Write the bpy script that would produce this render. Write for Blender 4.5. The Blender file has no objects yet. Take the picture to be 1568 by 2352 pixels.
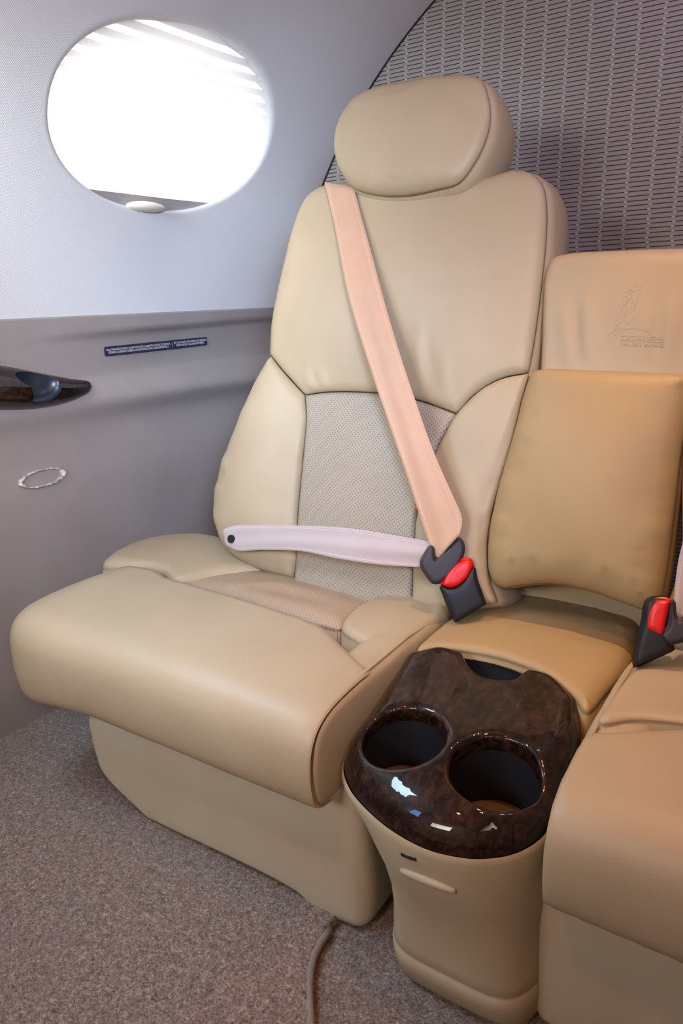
import bpy, bmesh, math, random
import numpy as np
from mathutils import Vector, Matrix, noise
from mathutils.geometry import delaunay_2d_cdt

random.seed(3)
scn = bpy.context.scene
COL = scn.collection

# ------------------------------------------------------------------ camera
F = 1700.0; H = 0.72
def basis(yaw, pitch, roll):
    y, p, r = map(math.radians, (yaw, pitch, roll))
    fwd = np.array([-math.sin(y)*math.cos(p), math.cos(y)*math.cos(p), -math.sin(p)])
    right = np.array([math.cos(y), math.sin(y), 0.0]); up = np.cross(right, fwd)
    return (math.cos(r)*right+math.sin(r)*up, -math.sin(r)*right+math.cos(r)*up, fwd)
B = basis(34, 16, -2); CAM = np.array([0, 0, H])
cd = bpy.data.cameras.new('camera'); cam = bpy.data.objects.new('camera', cd); COL.objects.link(cam)
cd.sensor_fit = 'VERTICAL'; cd.sensor_height = 36; cd.lens = F/2352*36; cd.clip_start = 0.02
M = Matrix.Identity(4)
for i in range(3):
    M[i][0] = B[0][i]; M[i][1] = B[1][i]; M[i][2] = -B[2][i]; M[i][3] = CAM[i]
cam.matrix_world = M; scn.camera = cam
def ray(px, py): return (px-784)/F*B[0]-(py-1176)/F*B[1]+B[2]
def onx(px, py, x): d = ray(px, py); return CAM+d*(x/d[0])
def ony(px, py, y): d = ray(px, py); return CAM+d*(y/d[1])
def onz(px, py, z): d = ray(px, py); return CAM+d*((z-H)/d[2])
def A(*v): return np.array(v, float)
def smooth(t): t = np.clip(t, 0, 1); return t*t*(3-2*t)

# ------------------------------------------------------------------ materials
def nt(name):
    m = bpy.data.materials.new(name); m.use_nodes = True; n = m.node_tree.nodes; n.clear()
    o = n.new('ShaderNodeOutputMaterial'); b = n.new('ShaderNodeBsdfPrincipled')
    m.node_tree.links.new(b.outputs[0], o.inputs[0]); return m, n, m.node_tree.links, b, o
def rgb(r, g, b): return (r, g, b, 1)
def ramp(n, L, fac, stops):
    r = n.new('ShaderNodeValToRGB'); L.new(fac, r.inputs[0]); e = r.color_ramp.elements
    while len(e) < len(stops): e.new(0.5)
    for k, (p, c) in enumerate(stops): e[k].position = p; e[k].color = c if len(c) == 4 else rgb(*c)
    return r.outputs[0]
def math_(n, L, op, a, b=None, c=None):
    m = n.new('ShaderNodeMath'); m.operation = op
    for i, v in enumerate((a, b, c)):
        if v is None: continue
        if isinstance(v, (int, float)): m.inputs[i].default_value = v
        else: L.new(v, m.inputs[i])
    return m.outputs[0]
def mix(n, L, fac, a, b):
    m = n.new('ShaderNodeMix'); m.data_type = 'RGBA'
    if isinstance(fac, (int, float)): m.inputs[0].default_value = fac
    else: L.new(fac, m.inputs[0])
    for i, v in ((6, a), (7, b)):
        if isinstance(v, tuple): m.inputs[i].default_value = v
        else: L.new(v, m.inputs[i])
    return m.outputs[2]
def bump(n, L, b, h, strength, dist, prev=None):
    k = n.new('ShaderNodeBump'); k.inputs['Strength'].default_value = strength; k.inputs['Distance'].default_value = dist
    L.new(h, k.inputs['Height'])
    if prev is not None: L.new(prev, k.inputs['Normal'])
    L.new(k.outputs[0], b.inputs['Normal']); return k.outputs[0]
def coord(n, kind='Object'):
    return n.new('ShaderNodeTexCoord').outputs[kind]
def noisetex(n, L, co, scale, detail=2, rough=.5, dist=0):
    t = n.new('ShaderNodeTexNoise'); L.new(co, t.inputs['Vector']); t.inputs['Scale'].default_value = scale
    t.inputs['Detail'].default_value = detail; t.inputs['Roughness'].default_value = rough; t.inputs['Distortion'].default_value = dist
    return t.outputs[0]
def voro(n, L, co, scale, feat='F1'):
    t = n.new('ShaderNodeTexVoronoi'); L.new(co, t.inputs['Vector']); t.inputs['Scale'].default_value = scale; t.feature = feat
    return t.outputs[0]
def uvsplit(n, L):
    s = n.new('ShaderNodeSeparateXYZ'); L.new(coord(n, 'UV'), s.inputs[0]); return s.outputs[0], s.outputs[1]

def leather(name, c, rough=.48, grain=520, gs=.12, perf=False, spec=.42, hole_k=.30):
    m, n, L, b, o = nt(name); co = coord(n)
    big = noisetex(n, L, co, 9, 3)
    col = mix(n, L, ramp(n, L, big, [(.3, (0, 0, 0)), (.7, (1, 1, 1))]), rgb(c[0]*.95, c[1]*.945, c[2]*.93), rgb(c[0]*1.04, c[1]*1.04, c[2]*1.05))
    b.inputs['Roughness'].default_value = rough; b.inputs['Specular IOR Level'].default_value = spec
    h = voro(n, L, co, grain, 'SMOOTH_F1')
    nn = bump(n, L, b, h, gs, .0006)
    if perf:
        u, v = uvsplit(n, L); s = .0062
        def hole(du, dv):
            fu = math_(n, L, 'SUBTRACT', math_(n, L, 'FRACT', math_(n, L, 'ADD', math_(n, L, 'DIVIDE', u, s), du)), .5)
            fv = math_(n, L, 'SUBTRACT', math_(n, L, 'FRACT', math_(n, L, 'ADD', math_(n, L, 'DIVIDE', v, s), dv)), .5)
            return math_(n, L, 'SQRT', math_(n, L, 'ADD', math_(n, L, 'MULTIPLY', fu, fu), math_(n, L, 'MULTIPLY', fv, fv)))
        d = math_(n, L, 'MINIMUM', hole(0, 0), hole(.5, .5))
        k = ramp(n, L, d, [(.09, (0, 0, 0)), (.15, (1, 1, 1))])
        col = mix(n, L, k, rgb(c[0]*hole_k, c[1]*hole_k*.96, c[2]*hole_k*.92), col)
        bump(n, L, b, ramp(n, L, d, [(.08, (0, 0, 0)), (.26, (1, 1, 1))]), .25, .0008, nn)
    L.new(col, b.inputs['Base Color'])
    return m
def plain(name, c, rough=.5, spec=.4, metallic=0, grain=None, gs=.1, coat=0):
    m, n, L, b, o = nt(name); co = coord(n)
    nz = noisetex(n, L, co, 40, 3)
    L.new(mix(n, L, nz, rgb(*[x*.94 for x in c]), rgb(*[min(1, x*1.06) for x in c])), b.inputs['Base Color'])
    b.inputs['Roughness'].default_value = rough; b.inputs['Specular IOR Level'].default_value = spec
    b.inputs['Metallic'].default_value = metallic; b.inputs['Coat Weight'].default_value = coat; b.inputs['Coat Roughness'].default_value = .05
    if grain: bump(n, L, b, voro(n, L, co, grain, 'SMOOTH_F1'), gs, .0006)
    return m
def wood(name):
    m, n, L, b, o = nt(name); co = coord(n)
    mp = n.new('ShaderNodeMapping'); L.new(co, mp.inputs[0]); mp.inputs['Scale'].default_value = (1, .55, 1); mp.inputs['Rotation'].default_value = (0, 0, .5)
    a = noisetex(n, L, mp.outputs[0], 125, 5, .6, .8); c = noisetex(n, L, mp.outputs[0], 24, 3, .5, .6)
    f = math_(n, L, 'ADD', math_(n, L, 'MULTIPLY', a, .72), math_(n, L, 'MULTIPLY', c, .28))
    L.new(ramp(n, L, f, [(.36, (.0025, .001, .0007)), (.46, (.010, .0038, .0022)), (.56, (.024, .010, .0056)), (.70, (.050, .0245, .0145))]), b.inputs['Base Color'])
    b.inputs['Roughness'].default_value = .4; b.inputs['Specular IOR Level'].default_value = .08
    b.inputs['Coat Weight'].default_value = .8; b.inputs['Coat Roughness'].default_value = .015; b.inputs['Coat IOR'].default_value = 1.45
    return m
def webbing(name, c):
    m, n, L, b, o = nt(name); u, v = uvsplit(n, L)
    w = n.new('ShaderNodeMath'); w.operation = 'SINE'; L.new(math_(n, L, 'MULTIPLY', v, 6.283/.0011), w.inputs[0])
    ws = math_(n, L, 'SINE', math_(n, L, 'MULTIPLY', math_(n, L, 'ADD', u, math_(n, L, 'MULTIPLY', v, .6)), 6.283/.0016))
    # two stitched lines near the edges (u runs 0..1 across, stored in metres*1 -> see strap())
    b.inputs['Roughness'].default_value = .5; b.inputs['Sheen Weight'].default_value = .35; b.inputs['Specular IOR Level'].default_value = .35
    nz = noisetex(n, L, coord(n), 30, 3)
    col = mix(n, L, nz, rgb(*[x*.93 for x in c]), rgb(*[min(1, x*1.06) for x in c]))
    du = math_(n, L, 'ABSOLUTE', math_(n, L, 'SUBTRACT', math_(n, L, 'ABSOLUTE', u), .0178))
    st = math_(n, L, 'MULTIPLY', math_(n, L, 'LESS_THAN', du, .0005), math_(n, L, 'GREATER_THAN', math_(n, L, 'SINE', math_(n, L, 'MULTIPLY', v, 6.283/.0035)), -.2))
    col = mix(n, L, st, col, rgb(min(1, c[0]*1.35), min(1, c[1]*1.35), min(1, c[2]*1.35)))
    L.new(col, b.inputs['Base Color'])
    bump(n, L, b, math_(n, L, 'ADD', w.outputs[0], ws), .12, .0003)
    return m
def fabric_wall(name, c):
    m, n, L, b, o = nt(name); u, v = uvsplit(n, L); s = .0032
    a = math_(n, L, 'SINE', math_(n, L, 'MULTIPLY', math_(n, L, 'ADD', u, math_(n, L, 'MULTIPLY', v, .55)), 6.283/s))
    d = math_(n, L, 'SINE', math_(n, L, 'MULTIPLY', math_(n, L, 'SUBTRACT', math_(n, L, 'MULTIPLY', v, 1.15), math_(n, L, 'MULTIPLY', u, .25)), 6.283/s))
    h = math_(n, L, 'MULTIPLY', math_(n, L, 'ADD', math_(n, L, 'MULTIPLY', a, d), 1), .5)
    L.new(mix(n, L, h, rgb(*[x*.86 for x in c]), rgb(*[x*1.08 for x in c])), b.inputs['Base Color'])
    b.inputs['Roughness'].default_value = .8; b.inputs['Specular IOR Level'].default_value = .2; b.inputs['Sheen Weight'].default_value = .15
    bump(n, L, b, h, .25, .0006); return m
def bulkhead_mat(name):
    m, n, L, b, o = nt(name); u, v = uvsplit(n, L)
    cw, rh = BKC, BKR
    row = math_(n, L, 'DIVIDE', v, rh); rf = math_(n, L, 'FRACT', row); ri = math_(n, L, 'FLOOR', row)
    par = math_(n, L, 'MODULO', ri, 2)
    uu = math_(n, L, 'DIVIDE', math_(n, L, 'ADD', u, math_(n, L, 'MULTIPLY', par, .0018)), cw); cf = math_(n, L, 'FRACT', uu)
    inline = math_(n, L, 'LESS_THAN', math_(n, L, 'ABSOLUTE', math_(n, L, 'SUBTRACT', rf, .5)), .115)
    gap = math_(n, L, 'LESS_THAN', cf, .125)
    dark = math_(n, L, 'MULTIPLY', inline, math_(n, L, 'SUBTRACT', 1, gap))
    dot = math_(n, L, 'MULTIPLY', math_(n, L, 'LESS_THAN', math_(n, L, 'ABSOLUTE', math_(n, L, 'SUBTRACT', rf, .5)), .105), gap)
    co = coord(n); nz = noisetex(n, L, co, 900, 2)
    base = mix(n, L, nz, rgb(.25, .222, .205), rgb(.33, .30, .28))
    c1 = mix(n, L, math_(n, L, 'MULTIPLY', dark, .88), base, rgb(.03, .024, .026)); c2 = mix(n, L, math_(n, L, 'MULTIPLY', dot, .9), c1, rgb(.50, .47, .44))
    L.new(c2, b.inputs['Base Color']); b.inputs['Roughness'].default_value = .85; b.inputs['Specular IOR Level'].default_value = .15
    bump(n, L, b, nz, .25, .0006); return m
def carpet_mat(name):
    m, n, L, b, o = nt(name); co = coord(n)
    vt = n.new('ShaderNodeTexVoronoi'); L.new(co, vt.inputs['Vector']); vt.inputs['Scale'].default_value = 480
    sx = n.new('ShaderNodeSeparateColor'); L.new(vt.outputs['Color'], sx.inputs[0])
    f = math_(n, L, 'ADD', math_(n, L, 'MULTIPLY', sx.outputs[0], .26), math_(n, L, 'MULTIPLY', noisetex(n, L, co, 330, 3, .8), .76)); g = noisetex(n, L, co, 120, 2, .6); w = noisetex(n, L, co, 6, 2)
    t = math_(n, L, 'ADD', math_(n, L, 'MULTIPLY', f, .7), math_(n, L, 'MULTIPLY', g, .3))
    col = ramp(n, L, t, [(.34, (.05, .040, .034)), (.45, (.172, .130, .103)), (.55, (.275, .212, .172)), (.72, (.60, .50, .42))])
    L.new(mix(n, L, math_(n, L, 'MULTIPLY', w, .35), col, rgb(.205, .155, .126)), b.inputs['Base Color'])
    b.inputs['Roughness'].default_value = .95; b.inputs['Specular IOR Level'].default_value = .1; b.inputs['Sheen Weight'].default_value = .2
    n1 = bump(n, L, b, t, .9, .006); return m
def shade_mat(name):
    m, n, L, b, o = nt(name); co = coord(n)
    tr = n.new('ShaderNodeBsdfTranslucent'); tr.inputs[0].default_value = rgb(.93, .93, .94)
    mx = n.new('ShaderNodeMixShader'); mx.inputs[0].default_value = .6
    nz = noisetex(n, L, co, 60, 2)
    L.new(mix(n, L, nz, rgb(.84, .84, .85), rgb(.88, .88, .88)), b.inputs['Base Color']); b.inputs['Roughness'].default_value = .8
    L.new(b.outputs[0], mx.inputs[1]); L.new(tr.outputs[0], mx.inputs[2]); L.new(mx.outputs[0], o.inputs[0]); return m
def bezel_mat(name):
    m, n, L, b, o = nt(name); co = coord(n)
    nz = noisetex(n, L, co, 130, 4, .6)
    L.new(ramp(n, L, nz, [(.50, (.30, .265, .24)), (.54, (.66, .60, .50))]), b.inputs['Base Color']); b.inputs['Roughness'].default_value = .5; return m

LEA = (.385, .300, .185)
MT = dict(
    leather=leather('beige leather', LEA), perf=leather('perforated beige leather', (.34, .282, .205), perf=True, rough=.5),
    perf_seat=leather('perforated seat leather', (.37, .262, .165), perf=True, rough=.5, hole_k=.62),
    leather2=leather('tan leather', (.345, .240, .112), rough=.5), vinyl=leather('beige moulded plastic', (.41, .335, .215), rough=.5, grain=900, gs=.08),
    plinth=leather('beige plinth vinyl', (.47, .41, .29), rough=.5, grain=900, gs=.08),
    panel=leather('taupe sidewall vinyl', (.295, .262, .243), rough=.5, grain=430, gs=.22, spec=.35),
    wallf=fabric_wall('pale grey woven wall fabric', (.64, .64, .64)), 
    carpet=carpet_mat('speckled taupe carpet'), bind=plain('taupe carpet binding', (.22, .19, .16), .8),
    wood=wood('dark burl wood lacquer'), black=plain('black plastic', (.012, .012, .014), .45, .35, grain=1200, gs=.1),
    blackwell=plain('matte black cup liner', (.008, .008, .01), .6, .25), navy=plain('dark navy plastic', (.012, .02, .032), .3, .5),
    grey=plain('charcoal plastic', (.035, .033, .036), .5, .35, grain=900, gs=.1), red=plain('red plastic', (.66, .006, .005), .38, .5),
    web=webbing('pale peach webbing', (.50, .30, .185)), web2=webbing('pale pinkish webbing', (.43, .35, .325)), metal=plain('brushed metal', (.6, .56, .5), .28, .5, 1),
    shade=shade_mat('white pleated shade cloth'), rail=plain('grey shade rail', (.33, .30, .285), .5), cream=plain('cream plastic', (.72, .67, .58), .35),
    ink=plain('dark navy placard', (.022, .022, .045), .45), white=plain('white lettering', (.8, .8, .85), .5), bez=bezel_mat('chipped taupe paint over cream'),
    ceil=plain('off white ceiling', (.30, .285, .27), .8), gap=plain('black seam and gap shade', (.015, .014, .014), .8), pad=plain('brown cup pad', (.10, .058, .038), .55),
    emb=leather('embossed beige leather', (.40, .33, .245), rough=.5),
)

# ------------------------------------------------------------------ object helpers
def tag(o, label=None, cat=None, group=None, kind=None):
    if label: o['label'] = label
    if cat: o['category'] = cat
    if group: o['group'] = group
    if kind: o['kind'] = kind
    return o
def empty(name, loc, label=None, cat=None, group=None):
    o = bpy.data.objects.new(name, None); COL.objects.link(o); o.location = loc; o.empty_display_size = .05
    return tag(o, label, cat, group)
def mk(name, verts, faces, mat, parent=None, uv=None, smooth_=True, mats=None, fm=None):
    me = bpy.data.meshes.new(name)
    off = Vector((0, 0, 0))
    if parent is not None:
        bpy.context.view_layer.update(); off = parent.matrix_world.translation
    me.from_pydata([tuple(Vector(v)-off) for v in verts], [], [tuple(int(i) for i in f) for f in faces])
    me.materials.append(mat)
    for x in (mats or []): me.materials.append(x)
    if fm: me.polygons.foreach_set('material_index', fm)
    if smooth_: me.polygons.foreach_set('use_smooth', [True]*len(me.polygons))
    if uv is not None:
        lay = me.uv_layers.new(name='uv'); li = np.zeros(len(me.loops), int); me.loops.foreach_get('vertex_index', li)
        lay.data.foreach_set('uv', np.array(uv, float)[li].ravel())
    me.validate(); me.update()
    o = bpy.data.objects.new(name, me); COL.objects.link(o)
    if parent is not None: o.parent = parent
    return o
class Surf:
    """plane o,U,V,N with an optional smooth offset along N"""
    def __init__(s, o, U, V, off=None):
        s.o = A(*o); s.U = A(*U)/np.linalg.norm(U); V = A(*V); V = V-s.U*np.dot(V, s.U); s.V = V/np.linalg.norm(V); s.N = np.cross(s.U, s.V)
        s.off = off or (lambda u, v: 0*u)
    def hit(s, px, py, ex=0.0):
        d = ray(px, py); u = v = 0.0
        for k in range(8):
            q = s.o+s.N*(float(s.off(u, v))+ex); p = CAM+d*(np.dot(q-CAM, s.N)/np.dot(d, s.N)); u = np.dot(p-s.o, s.U); v = np.dot(p-s.o, s.V)
        return A(u, v)
    def loc(s, w): w = A(*w)-s.o; return A(np.dot(w, s.U), np.dot(w, s.V))
    def pt(s, u, v, h=0.0): return s.o+s.U*u+s.V*v+s.N*(float(s.off(u, v))+h)
def catmull(pts, closed, n=8):
    P = [A(*p) for p in pts]; out = []; m = len(P)
    for i in range(m if closed else m-1):
        p1, p2 = P[i], P[(i+1) % m]
        p0 = P[i-1] if (closed or i > 0) else p1; p3 = P[(i+2) % m] if (closed or i < m-2) else p2
        d1 = max(np.linalg.norm(p2[:2]-p1[:2]), 1e-6)**.5; d0 = max(np.linalg.norm(p1[:2]-p0[:2]), 1e-6)**.5; d2 = max(np.linalg.norm(p3[:2]-p2[:2]), 1e-6)**.5
        m1 = (p2-p1)+d1*((p1-p0)/d0-(p2-p0)/(d0+d1)) if d0 > 2e-3 else (p2-p1)
        m2 = (p2-p1)+d1*((p3-p2)/d2-(p3-p1)/(d1+d2)) if d2 > 2e-3 else (p2-p1)
        for k in range(n):
            t = k/n; a = 2*t**3-3*t**2+1; b_ = t**3-2*t**2+t; c = -2*t**3+3*t**2; e = t**3-t**2
            out.append(a*p1+b_*m1+c*p2+e*m2)
    if not closed: out.append(P[-1])
    return out
def resample(P, ds, closed):
    P = [A(*p) for p in P]
    if closed: P = P+[P[0]]
    L = [0.0]
    for a, b_ in zip(P, P[1:]): L.append(L[-1]+np.linalg.norm((b_-a)[:2]))
    n = max(2, int(round(L[-1]/ds))); t = np.linspace(0, L[-1], n+1); arr = np.array(P)
    R = np.stack([np.interp(t, L, arr[:, k]) for k in range(arr.shape[1])], 1)
    return R[:-1] if closed else R
def distpoly(Q, P, closed=True):
    """min distance of points Q to polyline P, with nearest segment index"""
    a = P; b_ = np.roll(P, -1, 0) if closed else P[1:]
    if not closed: a = P[:-1]
    d = b_-a; l2 = np.maximum((d*d).sum(1), 1e-12); best = np.full(len(Q), 1e9); idx = np.zeros(len(Q), int); tt = np.zeros(len(Q))
    for s in range(0, len(Q), 2000):
        q = Q[s:s+2000]; r = q[:, None, :]-a[None]; t = np.clip((r*d[None]).sum(2)/l2, 0, 1)
        e = np.linalg.norm(r-t[..., None]*d[None], axis=2); k = e.argmin(1); ar = np.arange(len(q))
        best[s:s+2000] = e[ar, k]; idx[s:s+2000] = k; tt[s:s+2000] = t[ar, k]
    return best, idx, tt
def inside(Q, P):
    c = np.zeros(len(Q), bool); x, y = Q[:, 0], Q[:, 1]; n = len(P)
    for i in range(n):
        x1, y1 = P[i]; x2, y2 = P[(i+1) % n]
        if y1 == y2: continue
        cond = ((y1 > y) != (y2 > y)) & (x < (x2-x1)*(y-y1)/(y2-y1)+x1); c ^= cond
    return c
def prep_outline(outline, S, r, D, ds, smooth_rd=True):
    """outline items: (px,py) | (px,py,'c') corner | {'w':(x,y,z)} world | {'p':(px,py),'r':..,'D':..,'c':1}"""
    pts = []; cr, cD = r, D
    for it in outline:
        if isinstance(it, dict):
            cr = it.get('r', cr); cD = it.get('D', cD); c = it.get('c', 0)
            q = S.loc(it['w']) if 'w' in it else S.hit(*it['p'], -cD)
        else:
            c = len(it) > 2; q = S.hit(it[0], it[1], -cD)
        pts.append((A(q[0], q[1], cr, cD), c))
    cor = [i for i, (p, c) in enumerate(pts) if c]
    if not cor: P = catmull([p for p, c in pts], True)
    else:
        P = []
        for a, b_ in zip(cor, cor[1:]+[cor[0]+len(pts)]):
            seg = [pts[i % len(pts)][0] for i in range(a, b_+1)]; P += catmull(seg, False)[:-1]
    P = resample(P, ds, True)
    area = np.sum(P[:, 0]*np.roll(P[:, 1], -1)-np.roll(P[:, 0], -1)*P[:, 1])
    if area < 0: P = P[::-1].copy()
    return P
def nrm2(P):
    t = np.roll(P, -1, 0)-np.roll(P, 1, 0); t /= np.maximum(np.linalg.norm(t, axis=1), 1e-9)[:, None]
    return np.stack([t[:, 1], -t[:, 0]], 1)
def pillow(name, outline, S, mat, parent=None, r=.012, D=.008, bulge=.006, back=.04, rings=None, g=.007, wr=(), holes=(), rh=.006, Dh=.004, hfun=None, cap=True, blur=40, edge=True, gap=.0005):
    PP = prep_outline(outline, S, r, D, g*.8); P = PP[:, :2]; n = len(P); nr = nrm2(P); P = P-nr*gap
    rr = PP[:, 2].copy(); DD = PP[:, 3].copy()
    for k in range(25):
        rr = (rr+np.roll(rr, 1)+np.roll(rr, -1))/3; DD = (DD+np.roll(DD, 1)+np.roll(DD, -1))/3
    cand = []
    for th in (.3, .6, .9, 1.2, 1.5):
        q = P-nr*(rr*(1-math.cos(th)))[:, None]; cand.append((q, rr*(1-math.cos(th))))
    mn, mx = P.min(0), P.max(0); gx, gy = np.meshgrid(np.arange(mn[0], mx[0], g), np.arange(mn[1], mx[1], g)); G = np.stack([gx.ravel()+((np.arange(gx.size)//gx.shape[1]) % 2)*g*.5, gy.ravel()], 1)
    G = G[inside(G, P)]; d, idx, _ = distpoly(G, P); G = G[d > np.maximum(rr[idx]*.95, g*.55)]
    inner = []
    for q, ex in cand:
        ok = inside(q, P); dd, _, _ = distpoly(q, P); ok &= dd > ex*.85; inner.append(q[ok])
    hl = [np.array(h) for h in holes]
    for h in hl:
        hn = nrm2(h)
        if np.sum(h[:, 0]*np.roll(h[:, 1], -1)-np.roll(h[:, 0], -1)*h[:, 1]) < 0: hn = -hn
        for th in (.3, .6, .9, 1.2, 1.5): inner.append(h+hn*(rh*(1-math.cos(th))))
    I = np.concatenate(inner+[G]) if inner else G
    for h in hl:
        dd, _, _ = distpoly(I, h); keep = (~inside(I, h)) & (dd > rh*.03); I = I[keep]
    V2 = np.concatenate([P]+hl+[I]); edges = [(i, (i+1) % n) for i in range(n)]; o = n; hidx = []
    for h in hl:
        m = len(h); edges += [(o+i, o+(i+1) % m) for i in range(m)]; hidx.append(list(range(o, o+m))); o += m
    # drop near duplicates among interior points
    key = {}; keepi = list(range(o))
    for i in range(o, len(V2)):
        k = (round(V2[i, 0]/(g*.16)), round(V2[i, 1]/(g*.16)))
        if k not in key: key[k] = 1; keepi.append(i)
    V2 = V2[keepi]
    rv, re, rf, ov, oe, of = delaunay_2d_cdt([Vector((float(a), float(b_))) for a, b_ in V2], edges, [], 1, 1e-6)
    if hl:
        rvq = np.array([(v.x, v.y) for v in rv]); cen_ = np.array([rvq[list(f)].mean(0) for f in rf]); bad = np.zeros(len(rf), bool)
        for hh in hl: bad |= inside(cen_, hh)
        rf = [f for f, b_ in zip(rf, bad) if not b_]
    mp = {}
    for i, lst in enumerate(ov):
        for j in lst: mp[j] = i
    Q = np.array([(v.x, v.y) for v in rv]); d, idx, t = distpoly(Q, P); j2 = (idx+1) % n
    rq = rr[idx]*(1-t)+rr[j2]*t; Dq = DD[idx]*(1-t)+DD[j2]*t
    k = np.clip(d/np.maximum(rq, 1e-6), 0, 1); h = -Dq*(1-np.sqrt(np.maximum(0, 1-(1-k)**2)))
    if bulge:
        dm = d.max(); tt = d/dm; hb = bulge*tt*(2-tt)
        ea = np.array([(a, b_) for f in rf for a, b_ in zip(f, list(f[1:])+[f[0]])]); deg = np.bincount(ea[:, 0], minlength=len(Q))+np.bincount(ea[:, 1], minlength=len(Q))
        fix = d < 1e-5
        for _ in range(blur):
            s = np.bincount(ea[:, 0], hb[ea[:, 1]], len(Q))+np.bincount(ea[:, 1], hb[ea[:, 0]], len(Q)); nb = s/np.maximum(deg, 1); hb = np.where(fix, hb, nb)
        h = h+hb
    for poly, w, amp in wr:
        pl = np.array([S.hit(*p) for p in poly]); pl = np.array(resample(catmull(pl, False), .004, False)); dd, ii, _ = distpoly(Q, pl, False)
        ta = np.sin(np.pi*np.clip((ii+.5)/max(1, len(pl)-1), 0, 1))**.6 if amp > 0 or len(poly) < 9 else 1
        h = h+amp*ta*np.exp(-(dd/w)**2)
    for hp in hl:
        dd, _, _ = distpoly(Q, hp); kk = np.clip(dd/rh, 0, 1); h = h-Dh*(1-np.sqrt(np.maximum(0, 1-(1-kk)**2)))
    if hfun: h = h+np.array([hfun(a, b_) for a, b_ in Q])
    V3 = [S.pt(a, b_, c) for (a, b_), c in zip(Q, h)]; uv = [tuple(q) for q in Q]
    Fc = [tuple(f) for f in rf]
    # make faces wind CCW in uv
    FF = []
    for f in Fc:
        a, b_, c = Q[f[0]], Q[f[1]], Q[f[2]]
        FF.append(f if (b_[0]-a[0])*(c[1]-a[1])-(b_[1]-a[1])*(c[0]-a[0]) > 0 else f[::-1])
    if rings is None: rings = [(-.0012, .0015), (.0008, .004), (.003, back*.4), (.002, back*.75), (-.006, back)]
    prev = [mp[i] for i in range(n)]; hb0 = np.array([h[mp[i]] for i in range(n)])
    if edge:
        for (o_, b_) in rings:
            base = len(V3); q = P+nr*o_
            for i in range(n): V3.append(S.pt(q[i, 0], q[i, 1], hb0[i]-b_)); uv.append((q[i, 0], q[i, 1]))
            cur = list(range(base, base+n))
            for i in range(n):
                j = (i+1) % n; FF.append((prev[i], cur[i], cur[j], prev[j]))
            prev = cur
        if cap: FF.append(tuple(prev[::-1]))
    ob = mk(name, V3, FF, mat, parent, uv)
    ob_h = [[V3[mp[i]] for i in hi] for hi in hidx]
    return ob, ob_h, P
def tube(pts, rad, seg=8, closed=False):
    P = [A(*p) for p in pts]; n = len(P); V = []; Fc = []
    for i in range(n):
        a = P[i-1] if (closed or i) else P[i]; b_ = P[(i+1) % n] if (closed or i < n-1) else P[i]
        t = b_-a; t /= max(np.linalg.norm(t), 1e-9); ref = A(0, 0, 1) if abs(t[2]) < .9 else A(1, 0, 0)
        u = np.cross(t, ref); u /= np.linalg.norm(u); v = np.cross(t, u); rd = rad[i] if hasattr(rad, '__len__') else rad
        for k in range(seg): an = 2*math.pi*k/seg; V.append(P[i]+rd*(math.cos(an)*u+math.sin(an)*v))
    for i in range(n if closed else n-1):
        j = (i+1) % n
        for k in range(seg): l = (k+1) % seg; Fc.append((i*seg+k, i*seg+l, j*seg+l, j*seg+k))
    if not closed: Fc += [tuple(range(seg))[::-1], tuple(range((n-1)*seg, n*seg))]
    return V, Fc
def grid(rows, closed_u=False):
    n = len(rows[0]); V = [p for r in rows for p in r]; Fc = []
    for i in range(len(rows)-1):
        for j in range(n if closed_u else n-1):
            k = (j+1) % n; Fc.append((i*n+j, i*n+k, (i+1)*n+k, (i+1)*n+j))
    return V, Fc
def strap(name, left, right, S, hfun, mat, parent, n=70, m=17, th=.0013, cup=.0):
    L = resample([S.hit(*p, hfun(0)) for p in catmull(left, False)], .004, False); R = resample([S.hit(*p, hfun(0)) for p in catmull(right, False)], .004, False)
    t = np.linspace(0, 1, n+1); pl = catmull(left, False); pr = catmull(right, False)
    pl = resample(pl, 4, False); pr = resample(pr, 4, False)
    iL = np.stack([np.interp(t, np.linspace(0, 1, len(pl)), pl[:, k]) for k in (0, 1)], 1); iR = np.stack([np.interp(t, np.linspace(0, 1, len(pr)), pr[:, k]) for k in (0, 1)], 1)
    top = []; bot = []; uvt = []; s = 0; pc = None
    for i in range(n+1):
        rowt = []; rowb = []; h = hfun(t[i])
        a = S.hit(*iL[i], h); b_ = S.hit(*iR[i], h); wd = np.linalg.norm(b_-a); c = (a+b_)/2
        if pc is not None: s += np.linalg.norm(c-pc)
        pc = c
        for j in range(m):
            w = j/(m-1); q = a*(1-w)+b_*w; e = h+cup*math.sin(math.pi*w)*(.6+.4*math.sin(t[i]*9))+.0008*math.sin(2*math.pi*1.6*w+3.5*t[i])
            rowt.append(S.pt(q[0], q[1], e)); rowb.append(S.pt(q[0], q[1], e-th)); uvt.append(((w-.5)*.045, s))
        top.append(rowt); bot.append(rowb)
    V, Fc = grid(top); nv = len(V); V2, F2 = grid(bot); V = V+V2
    Fc = Fc+[tuple(x+nv for x in f[::-1]) for f in F2]; uv = uvt+uvt
    for i in range(n):
        Fc.append((i*m, (i+1)*m, (i+1)*m+nv, i*m+nv)); e = m-1; Fc.append(((i+1)*m+e, i*m+e, i*m+e+nv, (i+1)*m+e+nv))
    for j in range(m-1):
        Fc.append((j+1, j, j+nv, j+1+nv)); q = n*m; Fc.append((q+j, q+j+1, q+j+1+nv, q+j+nv))
    return mk(name, V, Fc, mat, parent, uv)

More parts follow.
